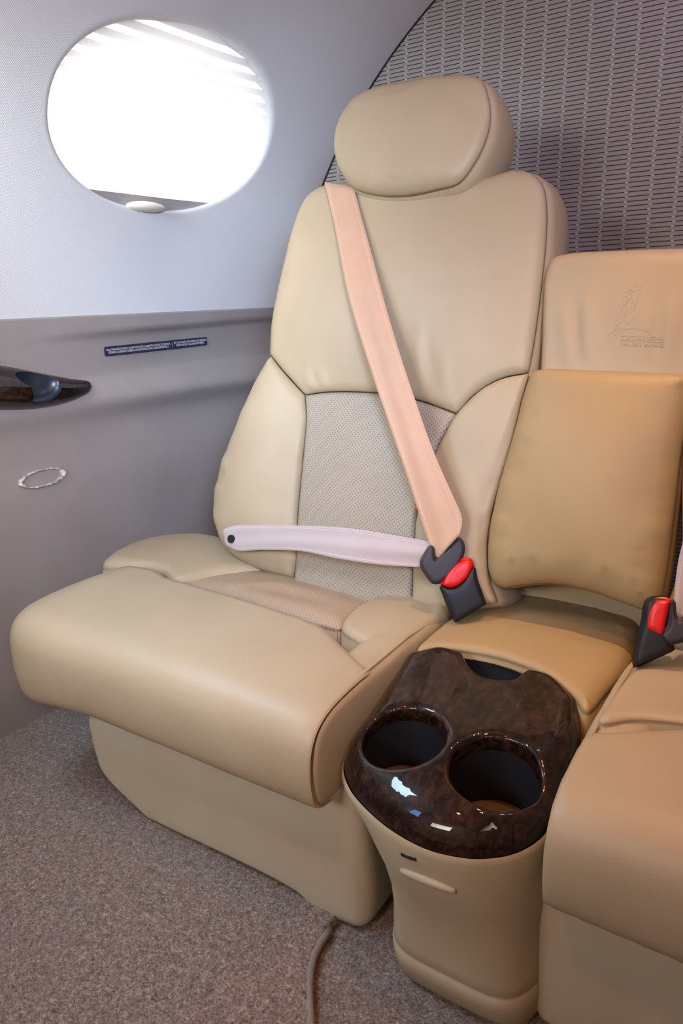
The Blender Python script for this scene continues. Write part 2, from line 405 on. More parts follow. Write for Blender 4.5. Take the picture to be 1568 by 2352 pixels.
# ------------------------------------------------------------------ the cabin shell
XC = -.29
YB0, YBS = 1.465, .10                       # rear bulkhead: Y = YB0 + YBS*(z-.78)
def ybulk(z): return YB0+YBS*(z-.78)
def dxw(y, z):
    zz = max(0.0, (z-.60)/.85); d = .868*math.sqrt(max(.02, 1-zz*zz))
    return d-.052*float(smooth((y-1.08)/.42))*float(smooth((z-.62)/.3))
def xw(y, z): return XC-dxw(y, z)
ZS = .708                                  # joint between fabric wall and vinyl side panel
def hit_wall(px, py, ex=0.0, fun=xw):
    d = ray(px, py); x = -1.158
    for k in range(40):
        p = CAM+d*(x/d[0]); x = .5*x+.5*(fun(p[1], p[2])+ex)
    return CAM+d*(x/d[0])
# carpeted floor
NX, NY = 150, 120
def flat_carpet(x0, x1, y0, y1, z, step, f):
    xs = np.arange(x0, x1+1e-6, step); ys = np.arange(y0, y1+1e-6, step)
    rows = [[A(x, y, z+f(x, y)) for x in xs] for y in ys]; return grid(rows)
def pile(x, y):
    return .0022*noise.noise((x*260, y*260, 1.3))+.0012*noise.noise((x*110, y*110, 4))
V, Fc = flat_carpet(-1.3, .75, -.9, 1.7, -.012, .05, lambda x, y: 0)
fl = mk('floor', V, Fc, MT['carpet']); tag(fl, kind='structure')
# bound carpet piece on the left of the foot well: its right edge runs past the seat base
edge_px = [(752, 2128), (728, 2160), (710, 2205), (704, 2260), (705, 2310), (708, 2370)]
ed = [onz(*p, 0) for p in catmull(edge_px, False, 6)]
ex0 = ed[-1]; ed = ed+[A(ex0[0]+.004, ex0[1]-.1, 0), A(ex0[0]+.01, -.8, 0)]
top_e = [A(ed[0][0]+.0, .80, 0)]
step = .0045
edx = lambda y: float(np.interp(y, [p[1] for p in ed[::-1]], [p[0] for p in ed[::-1]]))
rows = []
for y in np.concatenate([np.arange(-.8, .30, .02), np.arange(.30, 1.02, step), np.arange(1.02, 1.5, .03)]):
    xe = edx(y) if y <= ed[0][1] else ed[0][0]
    w = np.concatenate([np.linspace(0, .2, 6)[:-1], np.linspace(.2, 1, 170)]); xs = -1.165+w*(xe+1.165)
    r_ = [A(x, y, pile(x, y) if .28 < y < 1.03 else 0) for x in xs]; r_.append(A(xe+.001, y, -.0115)); rows.append(r_)
V, Fc = grid(rows)
carpet = mk('carpet', V, Fc, MT['carpet']); tag(carpet, 'speckled taupe cut pile carpet with a bound edge in front of the left seat', 'carpet')
V, Fc = tube([p+A(.003, 0, -.004) for p in resample(ed, .012, False)], .0052, 8)
mk('edge_binding', V, Fc, MT['bind'], carpet)

# side wall above the ledge: woven fabric with a round window opening
ell = []
for k in range(96):
    a = 2*math.pi*k/96; ca, sa = math.cos(a), math.sin(a)
    e = 2.12; x = 255*math.copysign(abs(ca)**(2/e), ca); y = 221*math.copysign(abs(sa)**(2/e), sa)
    ang = math.radians(7); ell.append((369+x*math.cos(ang)-y*math.sin(ang), 261+x*math.sin(ang)+y*math.cos(ang)))
hole3 = [hit_wall(*p) for p in ell]
hole2 = np.array([(p[1], p[2]) for p in hole3])
if np.sum(hole2[:, 0]*np.roll(hole2[:, 1], -1)-np.roll(hole2[:, 0], -1)*hole2[:, 1]) < 0: hole2 = hole2[::-1].copy()
WC = hole2.mean(0)
zt = 1.36
ys = np.arange(-.9, 1.64, .03); zs = np.arange(ZS, zt, .025)
out = [(y, ZS) for y in np.arange(-.9, 1.44, .03)]+[(ybulk(z)-.001, z) for z in np.arange(ZS, zt, .03)]+[(y, zt) for y in np.arange(1.51, -.9, -.03)]+[(-.9, z) for z in np.arange(zt, ZS+.02, -.03)]
out = [(1.40-.001 if False else y, z) for y, z in out]
outP = np.array(out); I = []
hn = nrm2(hole2)
for dd in (.0004, .0008, .002, .004, .0065, .010, .014, .02, .03): I += [tuple(p) for p in hole2+hn*dd]
G = np.array([(y, z) for y in ys for z in zs]); G = G[inside(G, outP)]; d0, _, _ = distpoly(G, outP); G = G[d0 > .01]
d1, _, _ = distpoly(G, hole2); G = G[(d1 > .042) & ~inside(G, hole2)]; I += [tuple(p) for p in G]
n1, n2 = len(out), len(hole2)
edges = [(i, (i+1) % n1) for i in range(n1)]+[(n1+i, n1+(i+1) % n2) for i in range(n2)]
rv, re, rf, ov, _, _ = delaunay_2d_cdt([Vector(p) for p in (list(out)+[tuple(p) for p in hole2]+I)], edges, [], 1, 1e-6)
Q = np.array([(v.x, v.y) for v in rv]); cenw = np.array([Q[list(f)].mean(0) for f in rf]); badw = inside(cenw, hole2); rf = [f for f, b_ in zip(rf, badw) if not b_]
dh, _, _ = distpoly(Q, hole2)
def lipx(d): k = min(1, d/.008); return -.008*(1-math.sqrt(max(0, 1-(1-k)**2)))
V = [A(xw(q[0], q[1])+lipx(d), q[0], q[1]) for q, d in zip(Q, dh)]
uv = [tuple(q) for q in Q]; Fc = []
for f in rf:
    a, b_, c = Q[f[0]], Q[f[1]], Q[f[2]]; Fc.append(tuple(f) if (b_[0]-a[0])*(c[1]-a[1])-(b_[1]-a[1])*(c[0]-a[0]) > 0 else tuple(f)[::-1])
mp = {}
for i, lst in enumerate(ov):
    for j in lst: mp[j] = i
prev = [mp[n1+i] for i in range(n2)]
for dx in (.03, .06):
    base = len(V)
    for i in range(n2): V.append(A(xw(*hole2[i])-.008-dx, *hole2[i])); uv.append(tuple(hole2[i]))
    cur = list(range(base, base+n2)); Fc += [(prev[i], prev[(i+1) % n2], cur[(i+1) % n2], cur[i]) for i in range(n2)]; prev = cur
wl = mk('wall_left', V, Fc, MT['wallf'], uv=uv); tag(wl, kind='structure')
# window_1: the outer frame ring behind the opening
def xsh(y, z): return xw(y, z)-.013
ring_o = [A(xw(*(WC+(h-WC)*1.10))-.080, *(WC+(h-WC)*1.10)) for h in hole2]; ring_i = [A(xw(*(WC+(h-WC)*.985))-.080, *(WC+(h-WC)*.985)) for h in hole2]
V, Fc = grid([ring_o, ring_i], True); wf = mk('window_1', V, Fc, MT['cream']); tag(wf, kind='structure')

# pleated shade
zmin, zmax = hole2[:, 1].min()-.02, hole2[:, 1].max()+.02; ymin, ymax = hole2[:, 0].min()-.015, hole2[:, 0].max()+.015
rail_p = hit_wall(300, 447, -.014); zr = rail_p[2]
sh = empty('window_shade', (xsh(WC[0], zr), WC[0], zr), 'white pleated window shade drawn down and glowing with daylight in the round window', 'window shade')
pitch = .0175; rows = []
k = 0; z = zr
while z < zmax+.02:
    rows.append([A(xsh(y, z)-(.009 if k % 2 else 0.0), y, z) for y in np.linspace(ymin, ymax, 40)]); z += pitch*(.62 if k % 2 == 0 else .38); k += 1
V, Fc = grid(rows); mk('pleated_fabric', V, Fc, MT['shade'], sh, smooth_=False)
def boxy(x0, x1, y0, y1, z0, z1, f): # a bar that follows the wall
    rows = []
    for y in np.linspace(y0, y1, 24): rows.append([A(f(y, z0)+x0, y, z0), A(f(y, z0)+x1, y, z0), A(f(y, z1)+x1, y, z1), A(f(y, z1)+x0, y, z1)])
    V, Fc = grid(rows, True); Fc += [(0, 1, 2, 3), tuple(len(V)-4+i for i in (3, 2, 1, 0))]; return V, Fc
V, Fc = boxy(-.012, .003, ymin, ymax, zr-.05, zr, xsh); mk('bottom_rail', V, Fc, MT['rail'], sh, smooth_=False)
hp = hit_wall(344, 474, .010); rows = []
for a in np.linspace(0, math.pi, 15):
    rr_ = math.sin(a); rows.append([hp+A(-.004+.018*rr_*math.cos(b_)*1.0-.006, -.045*math.cos(a), .0095*rr_*math.sin(b_)) for b_ in np.linspace(0, 2*math.pi, 17)[:-1]])
V, Fc = grid(rows, True); mk('pull_handle', V, Fc, MT['cream'], sh)

# vinyl side panel with recess, ledge and dent
def panel_x(y, z):
    x = xw(y, z if z > .60 else .60)+.0015
    k = float(smooth((y-.72)/.45))                       # recess opens towards the rear
    rec = float(smooth((z-.578)/.022))*float(1-smooth((z-.669-.016*(y-1.1))/.012))
    x -= .016*k*rec
    led = math.exp(-((z-.553+.06*max(0,y-1.15)**1.5)/.026)**2)
    x += .020*led*(.55+.45*k)
    x += .010*float(smooth((.52-z)/.12))
    if z > .69: x += 0
    return x
zsP = np.concatenate([np.arange(-.012, .5, .025), np.arange(.5, ZS-.001, .006), [ZS]])
rows = [[A(panel_x(y, z), y, z) for y in np.arange(-.9, 1.53, .025)] for z in zsP]
rows.append([p+A(-.012, 0, .0005) for p in rows[-1]])
V, Fc = grid(rows); lw = mk('wall_left_lower', V, [f[::-1] for f in Fc], MT['panel']); tag(lw, kind='structure')

V, Fc = grid([[A(x, y, z) for y in np.arange(-.9, 1.5, .1)] for x, z in ((-1.165, -.012), (-1.1505, -.012), (-1.1505, .008), (-1.165, .008))])
bb = mk('gap_shade_left', V, Fc, MT['gap'], smooth_=False); tag(bb, kind='structure')  # black strip added to draw the shaded gap between floor and wall
# rear bulkhead: measure the woven pattern's pitch on the photographed panel
b0, b1, b2_, b3 = (ony(1324, 573, 1.475), ony(1366, 12, 1.53), ony(1504, 580, 1.475), ony(1310, 682, 1.475))
BKX, BKZ = b0[0], b0[2]; BKS = (b1[0]-b0[0])/(b1[2]-b0[2]); BKC = (ony(1540, 573, 1.475)[0]-b0[0])/4; BKR = (ony(1324, 469, 1.475)[2]-b0[2])/10
print('bulkhead pattern', BKS, BKC, BKR)
rows = []; uv = []
for z in np.arange(-.012, 1.42, .04):
    l = dxw(ybulk(z), z)+(.0 if z > .70 else .04); r_ = [A(x, ybulk(z), z) for x in np.linspace(XC-l, XC+l, 40)]; rows.append(r_); uv += [(p[0]-BKX-BKS*(p[2]-BKZ), p[2]-BKZ) for p in r_]
MT['bulk'] = bulkhead_mat('taupe dashed bulkhead fabric')
V, Fc = grid(rows); wr_ = mk('wall_rear', V, Fc, MT['bulk'], uv=uv); tag(wr_, kind='structure')
zz_ = np.arange(.70, 1.34, .02)
V, Fc = tube([A(xw(ybulk(z), z)+.001, ybulk(z)-.002, z) for z in zz_], .0022, 6); tr = mk('trim_1', V, Fc, MT['gap']); tag(tr, kind='structure')
# ceiling and far side wall (outside the frame, they only close the cabin)
rows = []
for y in np.arange(-.9, 1.6, .1):
    a = dxw(y, zt); rows.append([A(XC-a*1.01*math.cos(t), y, zt-.006+.06*math.sin(t)) for t in np.linspace(0, math.pi, 14)])
V, Fc = grid(rows); ce = mk('ceiling', V, Fc, MT['ceil']); tag(ce, kind='structure')
rows = [[A(XC+dxw(y, z), y, z) for y in np.arange(-.9, 1.6, .1)] for z in np.arange(-.012, zt+.01, .06)]
V, Fc = grid(rows); rw = mk('wall_right', V, Fc, MT['wallf'], uv=[(v[1], v[2]) for v in V]); tag(rw, kind='structure')

# ------------------------------------------------------------------ left seat
LEAN = math.radians(17)
BO = A(XC, .865, .31)                       # foot of the backrest plane
SB = Surf(BO, (1, 0, 0), (0, math.sin(LEAN), math.cos(LEAN)))    # N points forward and up
if SB.N[1] > 0: raise RuntimeError('normal')
def back_surf(off): return Surf(BO+SB.N*off, SB.U, SB.V)
seat = empty('passenger_seat', (-.70, .75, 0), 'beige leather seat with headrest below the round window, left of the cup holder console', 'seat', 'pair of leather seats')
# --- plinth
PB = .592
SP = Surf((-.6, PB, .1), (1, 0, 0), (0, 0, 1))
zf = -.012
p1 = ony(690, 2060, PB); p2 = ony(706, 2096, PB); p3 = ony(335, 1882, PB)
pillow('plinth', [(205, 1640, 'c'), {'w': (-.385, PB, .215), 'c': 1}, {'w': (-.385, PB, .02), 'r': .03, 'D': .03}, {'w': (-.388, PB, -.002)}, {'w': (-.398, PB, zf)}, {'w': (-.415, PB, zf), 'r': .008, 'D': .006},
                  {'w': (p2[0]+.012, PB, zf)}, {'w': (p2[0], PB, zf+.004)}, {'w': (p1[0]-.002, PB, 0.001)}, {'w': (p3[0], PB, 0.001), 'c': 1}, (240, 1772), (222, 1725)], SP, MT['plinth'], seat, r=.01, D=.008, bulge=0, back=.30,
       rings=[(0, .004), (0, .15), (0, .30)], g=.012)
# --- front roll of the cushion
XR, XL = -.412, -.985
prof = [(.690, .3035), (.640, .303), (.600, .3005), (.566, .294), (.546, .281), (.536, .262), (.533, .235), (.535, .212), (.541, .194), (.556, .186), (.60, .184), (.80, .184)]
prof = resample(catmull(prof, False, 10), .006, False)
cen = A(.66, .200)
ysx = [(-.985, .745), (-.93, .765), (-.88, .775), (-.84, .758), (-.70, .748), (-.56, .738), (-.52, .730), (-.47, .700), (-.43, .678), (-.412, .672)]
def ystart(x): return float(np.interp(x, [a for a, _ in ysx], [b_ for _, b_ in ysx]))
ss = list(np.linspace(0, math.pi/2, 9)); stations = []
wid = XR-XL
for th in np.linspace(0, math.pi/2, 10): stations.append((XL+.004+.075*(1-math.cos(th)), .62+.38*math.sin(th)))
for x in np.linspace(XL+.085, XR-.02, 46): stations.append((x, 1.0))
for th in np.linspace(math.pi/2, 0, 7): stations.append((XR-.013*(1-math.cos(th)), 1-.012*(1-math.sin(th))))
rows = []
for x, sc in stations:
    ysx_ = ystart(max(XL, min(XR, x))); cr = math.sin(math.pi*np.clip((x-XL)/wid, 0, 1))**.45
    row = []
    t0 = [A(ysx_+.020, .284-.010), A(ysx_+.008, .280), A(ysx_+.001, .285), A(ysx_-.006, .2955), A(ysx_-.014, .3015)]
    for p in t0: row.append((p[0], p[1], 0))
    for p in prof:
        if p[0] > ysx_-.026 and p[1] > .25: continue
        row.append((p[0], p[1], 1))
    r3 = []
    for y, z, fl_ in row:
        kf = 1.0 if fl_ else max(0, min(1, (ysx_+.02-y)/.034))
        yy = cen[0]+(y-cen[0])*(1+.022*cr*fl_) if y < cen[0] else y
        zz = z+(.013*cr*kf if z > .24 else .013*cr*kf*max(0, (z-.19)/.05))
        q = A(cen[0]+(yy-cen[0])*sc if yy < cen[0]+.05 else yy, cen[1]+(zz-cen[1])*(sc if zz > cen[1] else .5+.5*sc)-.026*float(smooth((-.76-x)/.20))*max(0, 1-(zz-.17)/.09)+.010*float(smooth((-.86-x)/.12))*float(smooth((zz-.22)/.05)))
        r3.append(q)
    L_ = [0]
    for a, b_ in zip(r3, r3[1:]): L_.append(L_[-1]+np.linalg.norm(b_-a))
    # denser resampling, same count per row
    tt = np.concatenate([np.array(L_[:5]), np.linspace(L_[4], L_[-1], 64)[1:]])
    yy = np.interp(tt, L_, [q[0] for q in r3]); zz = np.interp(tt, L_, [q[1] for q in r3])
    rows.append([A(x, a, b_) for a, b_ in zip(yy, zz)])
# soft creases worn into the leather near the middle of the nose
V, Fc = grid(rows); uvs = [(v[0], v[1]) for v in V]
nrow = len(rows[0]); Fc.append(tuple(range(nrow))); Fc.append(tuple(range(len(V)-nrow, len(V)))[::-1])
fr = mk('front_cushion', V, Fc, MT['leather'], seat, uvs)
# --- right (console side) cushion panel with its welt
SS = Surf((XR, .7, .25), (0, 1, 0), (0, 0, 1))
sp = [(.95, .262), (.857, .296), (.755, .304), (.690, .3025), (.640, .302), (.600, .2995), (.568, .293), (.549, .280), (.540, .262), (.537, .235), (.539, .212), (.545, .194)]
ol = [{'w': (XR, y, z)} for y, z in sp]+[{'w': (XR, .553, .188), 'c': 1}, {'w': (XR, .60, .186)}, {'w': (XR, .94, .186), 'c': 1}]
if SS.N[0] < 0: SS = Surf((XR, .7, .25), (0, -1, 0), (0, 0, 1))
pillow('side_panel', ol, SS, MT['leather'], seat, r=.008, D=.006, bulge=.012, back=.05, g=.008)
wp = resample([A(y, z) for y, z in sp], .006, False)
V, Fc = tube([A(XR-.0045, y, z+.0008) for y, z in wp], .0022, 6); mk('welt', V, Fc, MT['leather'], seat)
# --- rear part of the cushion: two bolsters and a perforated insert
def ztop(off): return Surf((-.7, .8, off), (1, 0, 0), (0, 1, 0))
ins = ztop(.290)
pillow('seat_insert', [(405, 1343), (470, 1332), (560, 1318), (650, 1318), (760, 1345), (870, 1378), (905, 1385), (850, 1402), (810, 1425), (785, 1448), (740, 1441), (650, 1415), (520, 1373)], ins, MT['perf_seat'], seat, r=.02, D=.008, bulge=.012, back=.08, g=.008,
       wr=[([(600, 1360), (680, 1375), (780, 1400)], .010, -.003), ([(520, 1350), (640, 1352), (740, 1372)], .010, .003)])
bl = ztop(.300)
pillow('seat_bolster', [{'p': (236, 1308), 'r': .03, 'D': .02}, (270, 1280), (330, 1256), (430, 1243), (500, 1248), {'p': (560, 1270), 'r': .02, 'D': .015}, (610, 1298), (655, 1326), {'p': (600, 1326), 'r': .02, 'D': .016}, (500, 1335), {'p': (405, 1344), 'r': .012, 'D': .01}, (375, 1322), (340, 1311), (290, 1306)], bl, MT['leather'], seat, bulge=.012, back=.10, g=.008)
pillow('seat_bolster', [(866, 1528), (835, 1488), (785, 1450), {'p': (800, 1425), 'r': .02, 'D': .016}, (830, 1403), (880, 1385), (940, 1370), (1005, 1366), {'p': (1035, 1385), 'r': .02, 'D': .012}, (1044, 1412), {'p': (1000, 1434), 'r': .008, 'D': .005}, (950, 1466), (905, 1500)], ztop(.302), MT['leather'], seat, r=.01, D=.008, bulge=.012, back=.10, g=.008,
       wr=[([(985, 1375), (1003, 1392), (1010, 1410)], .005, .003), ([(965, 1378), (985, 1398), (990, 1418)], .004, -.002), ([(1010, 1372), (1025, 1388), (1030, 1405)], .004, .002)])
# --- backrest
bp = back_surf(0.0)
sideR = [(-.0028, .0008), (-.0028, .0028), (.0012, .0042),  (.006, .02), (.010, .045), (.008, .075), (-.006, .10), (-.04, .115)]
pillow('backrest_panel', [{'p': (620, 815), 'c': 1, 'r': .012, 'D': .007}, (660, 862), {'p': (702, 908), 'c': 1}, (760, 901), (880, 905), (965, 921), {'p': (1050, 951), 'c': 1}, (1092, 906), (1150, 871), {'p': (1216, 858), 'c': 1, 'r': .02, 'D': .012}, (1232, 760), (1245, 660), (1255, 560), (1257, 480), (1247, 425), {'p': (1222, 400), 'r': .03, 'D': .02}, (1180, 394), (1120, 412), (1040, 430), (900, 425), (800, 420), {'p': (750, 432), 'r': .035, 'D': .03}, (710, 462), (688, 510), (668, 580), (650, 660), (635, 740)],
       bp, MT['leather'], seat, bulge=.018, rings=sideR, g=.008,
       wr=[([(712, 840), (708, 870), (730, 900)], .006, 0.0027), ([(735, 845), (745, 880), (752, 897)], .006, 0.0023), ([(980, 720), (968, 800), (972, 890)], .007, 0.0030), ([(1000, 740), (990, 820), (1000, 900)], .005, -0.0023), ([(1035, 800), (1025, 860), (1030, 920)], .006, 0.0030), ([(870, 760), (905, 840), (925, 900)], .012, -0.0030)])
pillow('backrest_bolster', [{'p': (620, 815), 'c': 1, 'r': .012, 'D': .007}, (660, 862), {'p': (702, 908), 'c': 1, 'r': .012, 'D': .007}, (705, 960), (697, 1060), (686, 1180), (681, 1290), {'p': (680, 1330), 'c': 1, 'r': .03, 'D': .02}, (600, 1310), {'p': (545, 1275), 'r': .04, 'D': .035}, (515, 1230), (504, 1165), (512, 1110), (532, 1040), (565, 960), (595, 890)],
       bp, MT['leather'], seat, bulge=.028, rings=sideR, g=.008)
pillow('backrest_bolster', [{'p': (1216, 858), 'c': 1, 'r': .01, 'D': .007}, (1150, 871), (1092, 906), {'p': (1050, 951), 'c': 1}, (1015, 1010), (990, 1070), (968, 1140), (955, 1220), (950, 1300), {'p': (948, 1395), 'c': 1}, (1040, 1400), {'p': (1145, 1385), 'c': 1}, (1125, 1330), (1119, 1260), (1128, 1190), (1150, 1110), (1178, 1010), (1200, 920)],
       bp, MT['leather'], seat, bulge=.022, rings=sideR, g=.008, wr=[([(1190, 920), (1150, 1050), (1112, 1180), (1108, 1270), (1140, 1372)], .004, -.003)])
pillow('lumbar_panel', [{'p': (702, 908), 'c': 1}, (760, 901), (880, 905), (965, 921), {'p': (1050, 951), 'c': 1}, (1015, 1010), (990, 1070), (968, 1140), (955, 1220), (950, 1300), {'p': (946, 1400), 'c': 1}, (860, 1395), {'p': (676, 1340), 'c': 1}, (681, 1290), (686, 1180), (697, 1060), (705, 960)],
       bp, MT['perf'], seat, r=.010, D=.007, bulge=.006, back=.05, g=.008, wr=[([(948, 1150), (940, 1200), (925, 1230)], .006, .003), ([(955, 1110), (945, 1170), (930, 1215)], .004, -.002)])
# --- headrest
hb = back_surf(.030)
pillow('headrest', [{'p': (862, 208), 'r': .03, 'D': .022}, (960, 188), (1060, 178), {'p': (1105, 183), 'r': .012, 'D': .008}, (1122, 222), (1128, 265), (1120, 315), (1095, 370), (1055, 420), {'p': (1000, 440), 'r': .02, 'D': .014}, (930, 452), (865, 450), (815, 435), (788, 405), {'p': (773, 350), 'r': .03, 'D': .022}, (780, 298), (800, 253), (828, 225)], hb, MT['leather'], seat, bulge=.022,
       rings=[(-.0028, .0008), (-.0028, .0028), (.0012, .0042), (.006, .02), (.009, .045), (.007, .075), (-.006, .10), (-.03, .115)], g=.007)

# ------------------------------------------------------------------ centre: folding armrest and pad behind it
arm = empty('folding_armrest', (XC, .9, .31), 'tan leather armrest cushion folded upright between the two seats', 'armrest')
ab = back_surf(.016)
def sym(px, py, S, ex=0): q = S.hit(px, py, ex); return {'w': tuple(S.pt(-q[0], q[1]))}
lf = [(1222, 852), (1205, 905), (1180, 1000), (1152, 1095), (1132, 1180), (1123, 1250)]
pillow('armrest_cushion', [{'p': (1240, 848), 'r': .016, 'D': .012}, (1222, 856), {'p': (1205, 905), 'r': .035, 'D': .02}, (1180, 1000), (1152, 1095), (1132, 1180), (1122, 1250), (1126, 1320), (1150, 1350), (1200, 1345), (1270, 1342), (1350, 1357), (1430, 1385), (1487, 1402), (1513, 1388), (1530, 1330), (1548, 1200), (1568, 1030), (1588, 920), {'p': (1592, 870), 'r': .016, 'D': .012}, (1575, 860), (1480, 855), (1350, 850)],
       ab, MT['leather2'], arm, r=.016, D=.012, bulge=.022, g=.008, rings=[(-.001, .0015), (.001, .004), (.002, .03), (-.006, .06)])
RB = back_surf(-.10)
V, Fc = grid([[RB.pt(u, v, 0) for u in (-.075, .0, .05, .13)] for v in (-.02, .08, .18, .28)]); mk('backing_panel', V, Fc, MT['leather2'], arm)
pad = empty('backrest_pad', (XC, 1.0, .6), 'beige leather centre pad with embossed horse emblem and lettering, above the folded armrest', 'backrest pad')
pb = back_surf(-.004)
pillow('pad_cushion', [{'p': (1240, 900), 'c': 1, 'r': .012, 'D': .01}, {'p': (1246, 760)}, (1249, 660), (1255, 618), {'p': (1275, 595), 'r': .02, 'D': .018}, (1310, 584), (1400, 578), (1568, 572), (1640, 575), {'p': (1672, 600), 'r': .012, 'D': .01}, (1678, 700), (1668, 905, 'c')],
       pb, MT['leather'], pad, bulge=.010, g=.007, rings=[(-.001, .0015), (.001, .004), (.002, .04), (-.004, .10)],
       wr=[([(1300, 690), (1305, 770), (1318, 845)], .010, 0.0040), ([(1322, 700), (1325, 770), (1330, 840)], .007, -0.0040), ([(1352, 660), (1350, 750), (1345, 830)], .009, 0.0040), ([(1510, 680), (1512, 760), (1505, 840)], .008, -0.0048), ([(1532, 690), (1535, 760), (1525, 850)], .009, 0.0035), ([(1495, 700), (1492, 760), (1490, 830)], .008, 0.0035), ([(1410, 660), (1400, 760), (1390, 830)], .010, -0.0018)])
# embossing: fine raised lines pressed in the leather
def on_mesh_offset(ob, p, nrm, lift):
    dg = bpy.context.evaluated_depsgraph_get(); o = ob.matrix_world.inverted()
    d = Vector(p)-Vector(CAM); d.normalize(); ok, loc, nn, fi = ob.ray_cast(o @ Vector(CAM), d)
    return A(*(ob.matrix_world @ loc))+nrm*lift if ok else A(*p)
padc = [o for o in pad.children][0]; bpy.context.view_layer.update()
def z2(p): return (1300+p[0]*268/1568, 600+p[1]*270/1580)
strokes = [[(1010, 350), (985, 385), (930, 395), (885, 410), (870, 470), (885, 530), (905, 575)], [(990, 400), (985, 450), (960, 510), (945, 560), (930, 600), (920, 640), (890, 640), (870, 610), (880, 570)],
           [(940, 330), (900, 345), (870, 385), (830, 395)], [(860, 400), (810, 420), (770, 400)], [(860, 440), (800, 470), (755, 480)], [(850, 500), (800, 520), (740, 510)], [(850, 510), (800, 570), (750, 630), (720, 700), (690, 770), (660, 840), (670, 880)],
           [(830, 540), (810, 600), (810, 660)], [(820, 700), (785, 740), (790, 780)], [(910, 750), (880, 800), (840, 840), (800, 830), (790, 800), (720, 820), (680, 870), (650, 910), (600, 970), (560, 1000)],
           [(740, 890), (710, 920), (680, 950)], [(660, 1010), (640, 960), (690, 900)], [(700, 950), (780, 915), (900, 905), (1020, 918), (1120, 952)], [(730, 1075), (900, 1077), (1100, 1082), (1310, 1090)]]
Vs, Fs = [], []
for s in strokes:
    pts = [on_mesh_offset(padc, pb.pt(*pb.hit(*z2(p))), SB.N, .0000) for p in resample(catmull(s, False), 14, False)]
    V, Fc = tube(pts, .00042, 6); o_ = len(Vs); Vs += V; Fs += [tuple(i+o_ for i in f) for f in Fc]
mk('embossed_emblem', Vs, Fs, MT['emb'], pad)
def text_verts(txt, align='CENTER'):
    c = bpy.data.curves.new('t', 'FONT'); c.body = txt; c.align_x = align; c.extrude = 0; c.resolution_u = 3
    o = bpy.data.objects.new('t', c); COL.objects.link(o); dg = bpy.context.evaluated_depsgraph_get(); dg.update()
    me = bpy.data.meshes.new_from_object(o.evaluated_get(dg)); V = np.array([tuple(v.co) for v in me.vertices]); Fc = [tuple(p.vertices) for p in me.polygons]
    E = {}
    for f in Fc:
        for a, b_ in zip(f, f[1:]+f[:1]): k = (min(a, b_), max(a, b_)); E[k] = E.get(k, 0)+1
    bnd = [e for e, c_ in E.items() if c_ == 1]
    bpy.data.objects.remove(o); bpy.data.curves.remove(c); bpy.data.meshes.remove(me); return V, Fc, bnd
def emb_text(txt, x0, x1, yt, yb, dy):
    V, Fc, bnd = text_verts(txt, 'LEFT'); mn, mx = V.min(0), V.max(0); out = []
    for v in V:
        a = (v[0]-mn[0])/(mx[0]-mn[0]); b_ = (v[1]-mn[1])/(mx[1]-mn[1]); out.append(on_mesh_offset(padc, pb.pt(*pb.hit(*z2((x0+a*(x1-x0), yb+(yt-yb)*b_+a*dy)))), SB.N, .0000))
    Vs, Fs = [], []
    for a, b_ in bnd:
        Vt, Ft = tube([out[a], out[b_]], .0003, 5); o_ = len(Vs); Vs += Vt; Fs += [tuple(i+o_ for i in f) for f in Ft]
    return Vs, Fs
V1, F1 = emb_text('CITATION', 735, 1310, 1003, 1062, 14); V2_, F2_ = emb_text('MUSTANG', 735, 1305, 1098, 1145, 12)
mk('embossed_lettering', V1+V2_, F1+[tuple(i+len(V1) for i in f) for f in F2_], MT['emb'], pad)

# ------------------------------------------------------------------ console with cup holders
con = empty('centre_console', (XC, .7, 0), 'beige floor console with dark burl wood cup holder top between the two seats', 'console')
SLOPE = .17
CT = Surf((-.282, .63, .279), (1, 0, 0), (0, 1, SLOPE))
cw = [(792, 1790), (803, 1815), (840, 1862), (900, 1913), (980, 1956), (1060, 1975), (1110, 1977), (1180, 1965), (1240, 1928)]
TOPW = [{'p': (790, 1765), 'r': .05, 'D': .038}]+[{'p': p} for p in cw[1:-1]]+[{'p': (1245, 1920), 'r': .045, 'D': .036}, (1290, 1830), {'p': (1322, 1740), 'r': .022, 'D': .024}, (1332, 1680), (1328, 1635), {'p': (1305, 1592), 'r': .012, 'D': .012}, (1262, 1560), {'p': (1213, 1541), 'c': 1, 'r': .006, 'D': .006}, (1198, 1550), (1180, 1566), (1140, 1567), (1100, 1556), (1078, 1535), {'p': (1062, 1503), 'c': 1}, {'p': (1010, 1496), 'r': .012, 'D': .012}, (965, 1502), {'p': (938, 1525), 'r': .022, 'D': .024}, (900, 1580), (850, 1660), {'p': (805, 1725), 'r': .045, 'D': .035}]
def circ(cx, cy, rad, n=56): return [(cx+rad*math.cos(2*math.pi*k/n), cy+rad*math.sin(2*math.pi*k/n)) for k in range(n)]
def cupc(l, r_, t, b_):
    q = [CT.hit(*p) for p in (l, r_, t, b_)]; return sum(q)/4, [tuple(x) for x in q]
cL = (CT.hit(823, 1700)+CT.hit(1030, 1680))/2; cR = (CT.hit(1024, 1772)+CT.hit(1249, 1762))/2
RC = .0445
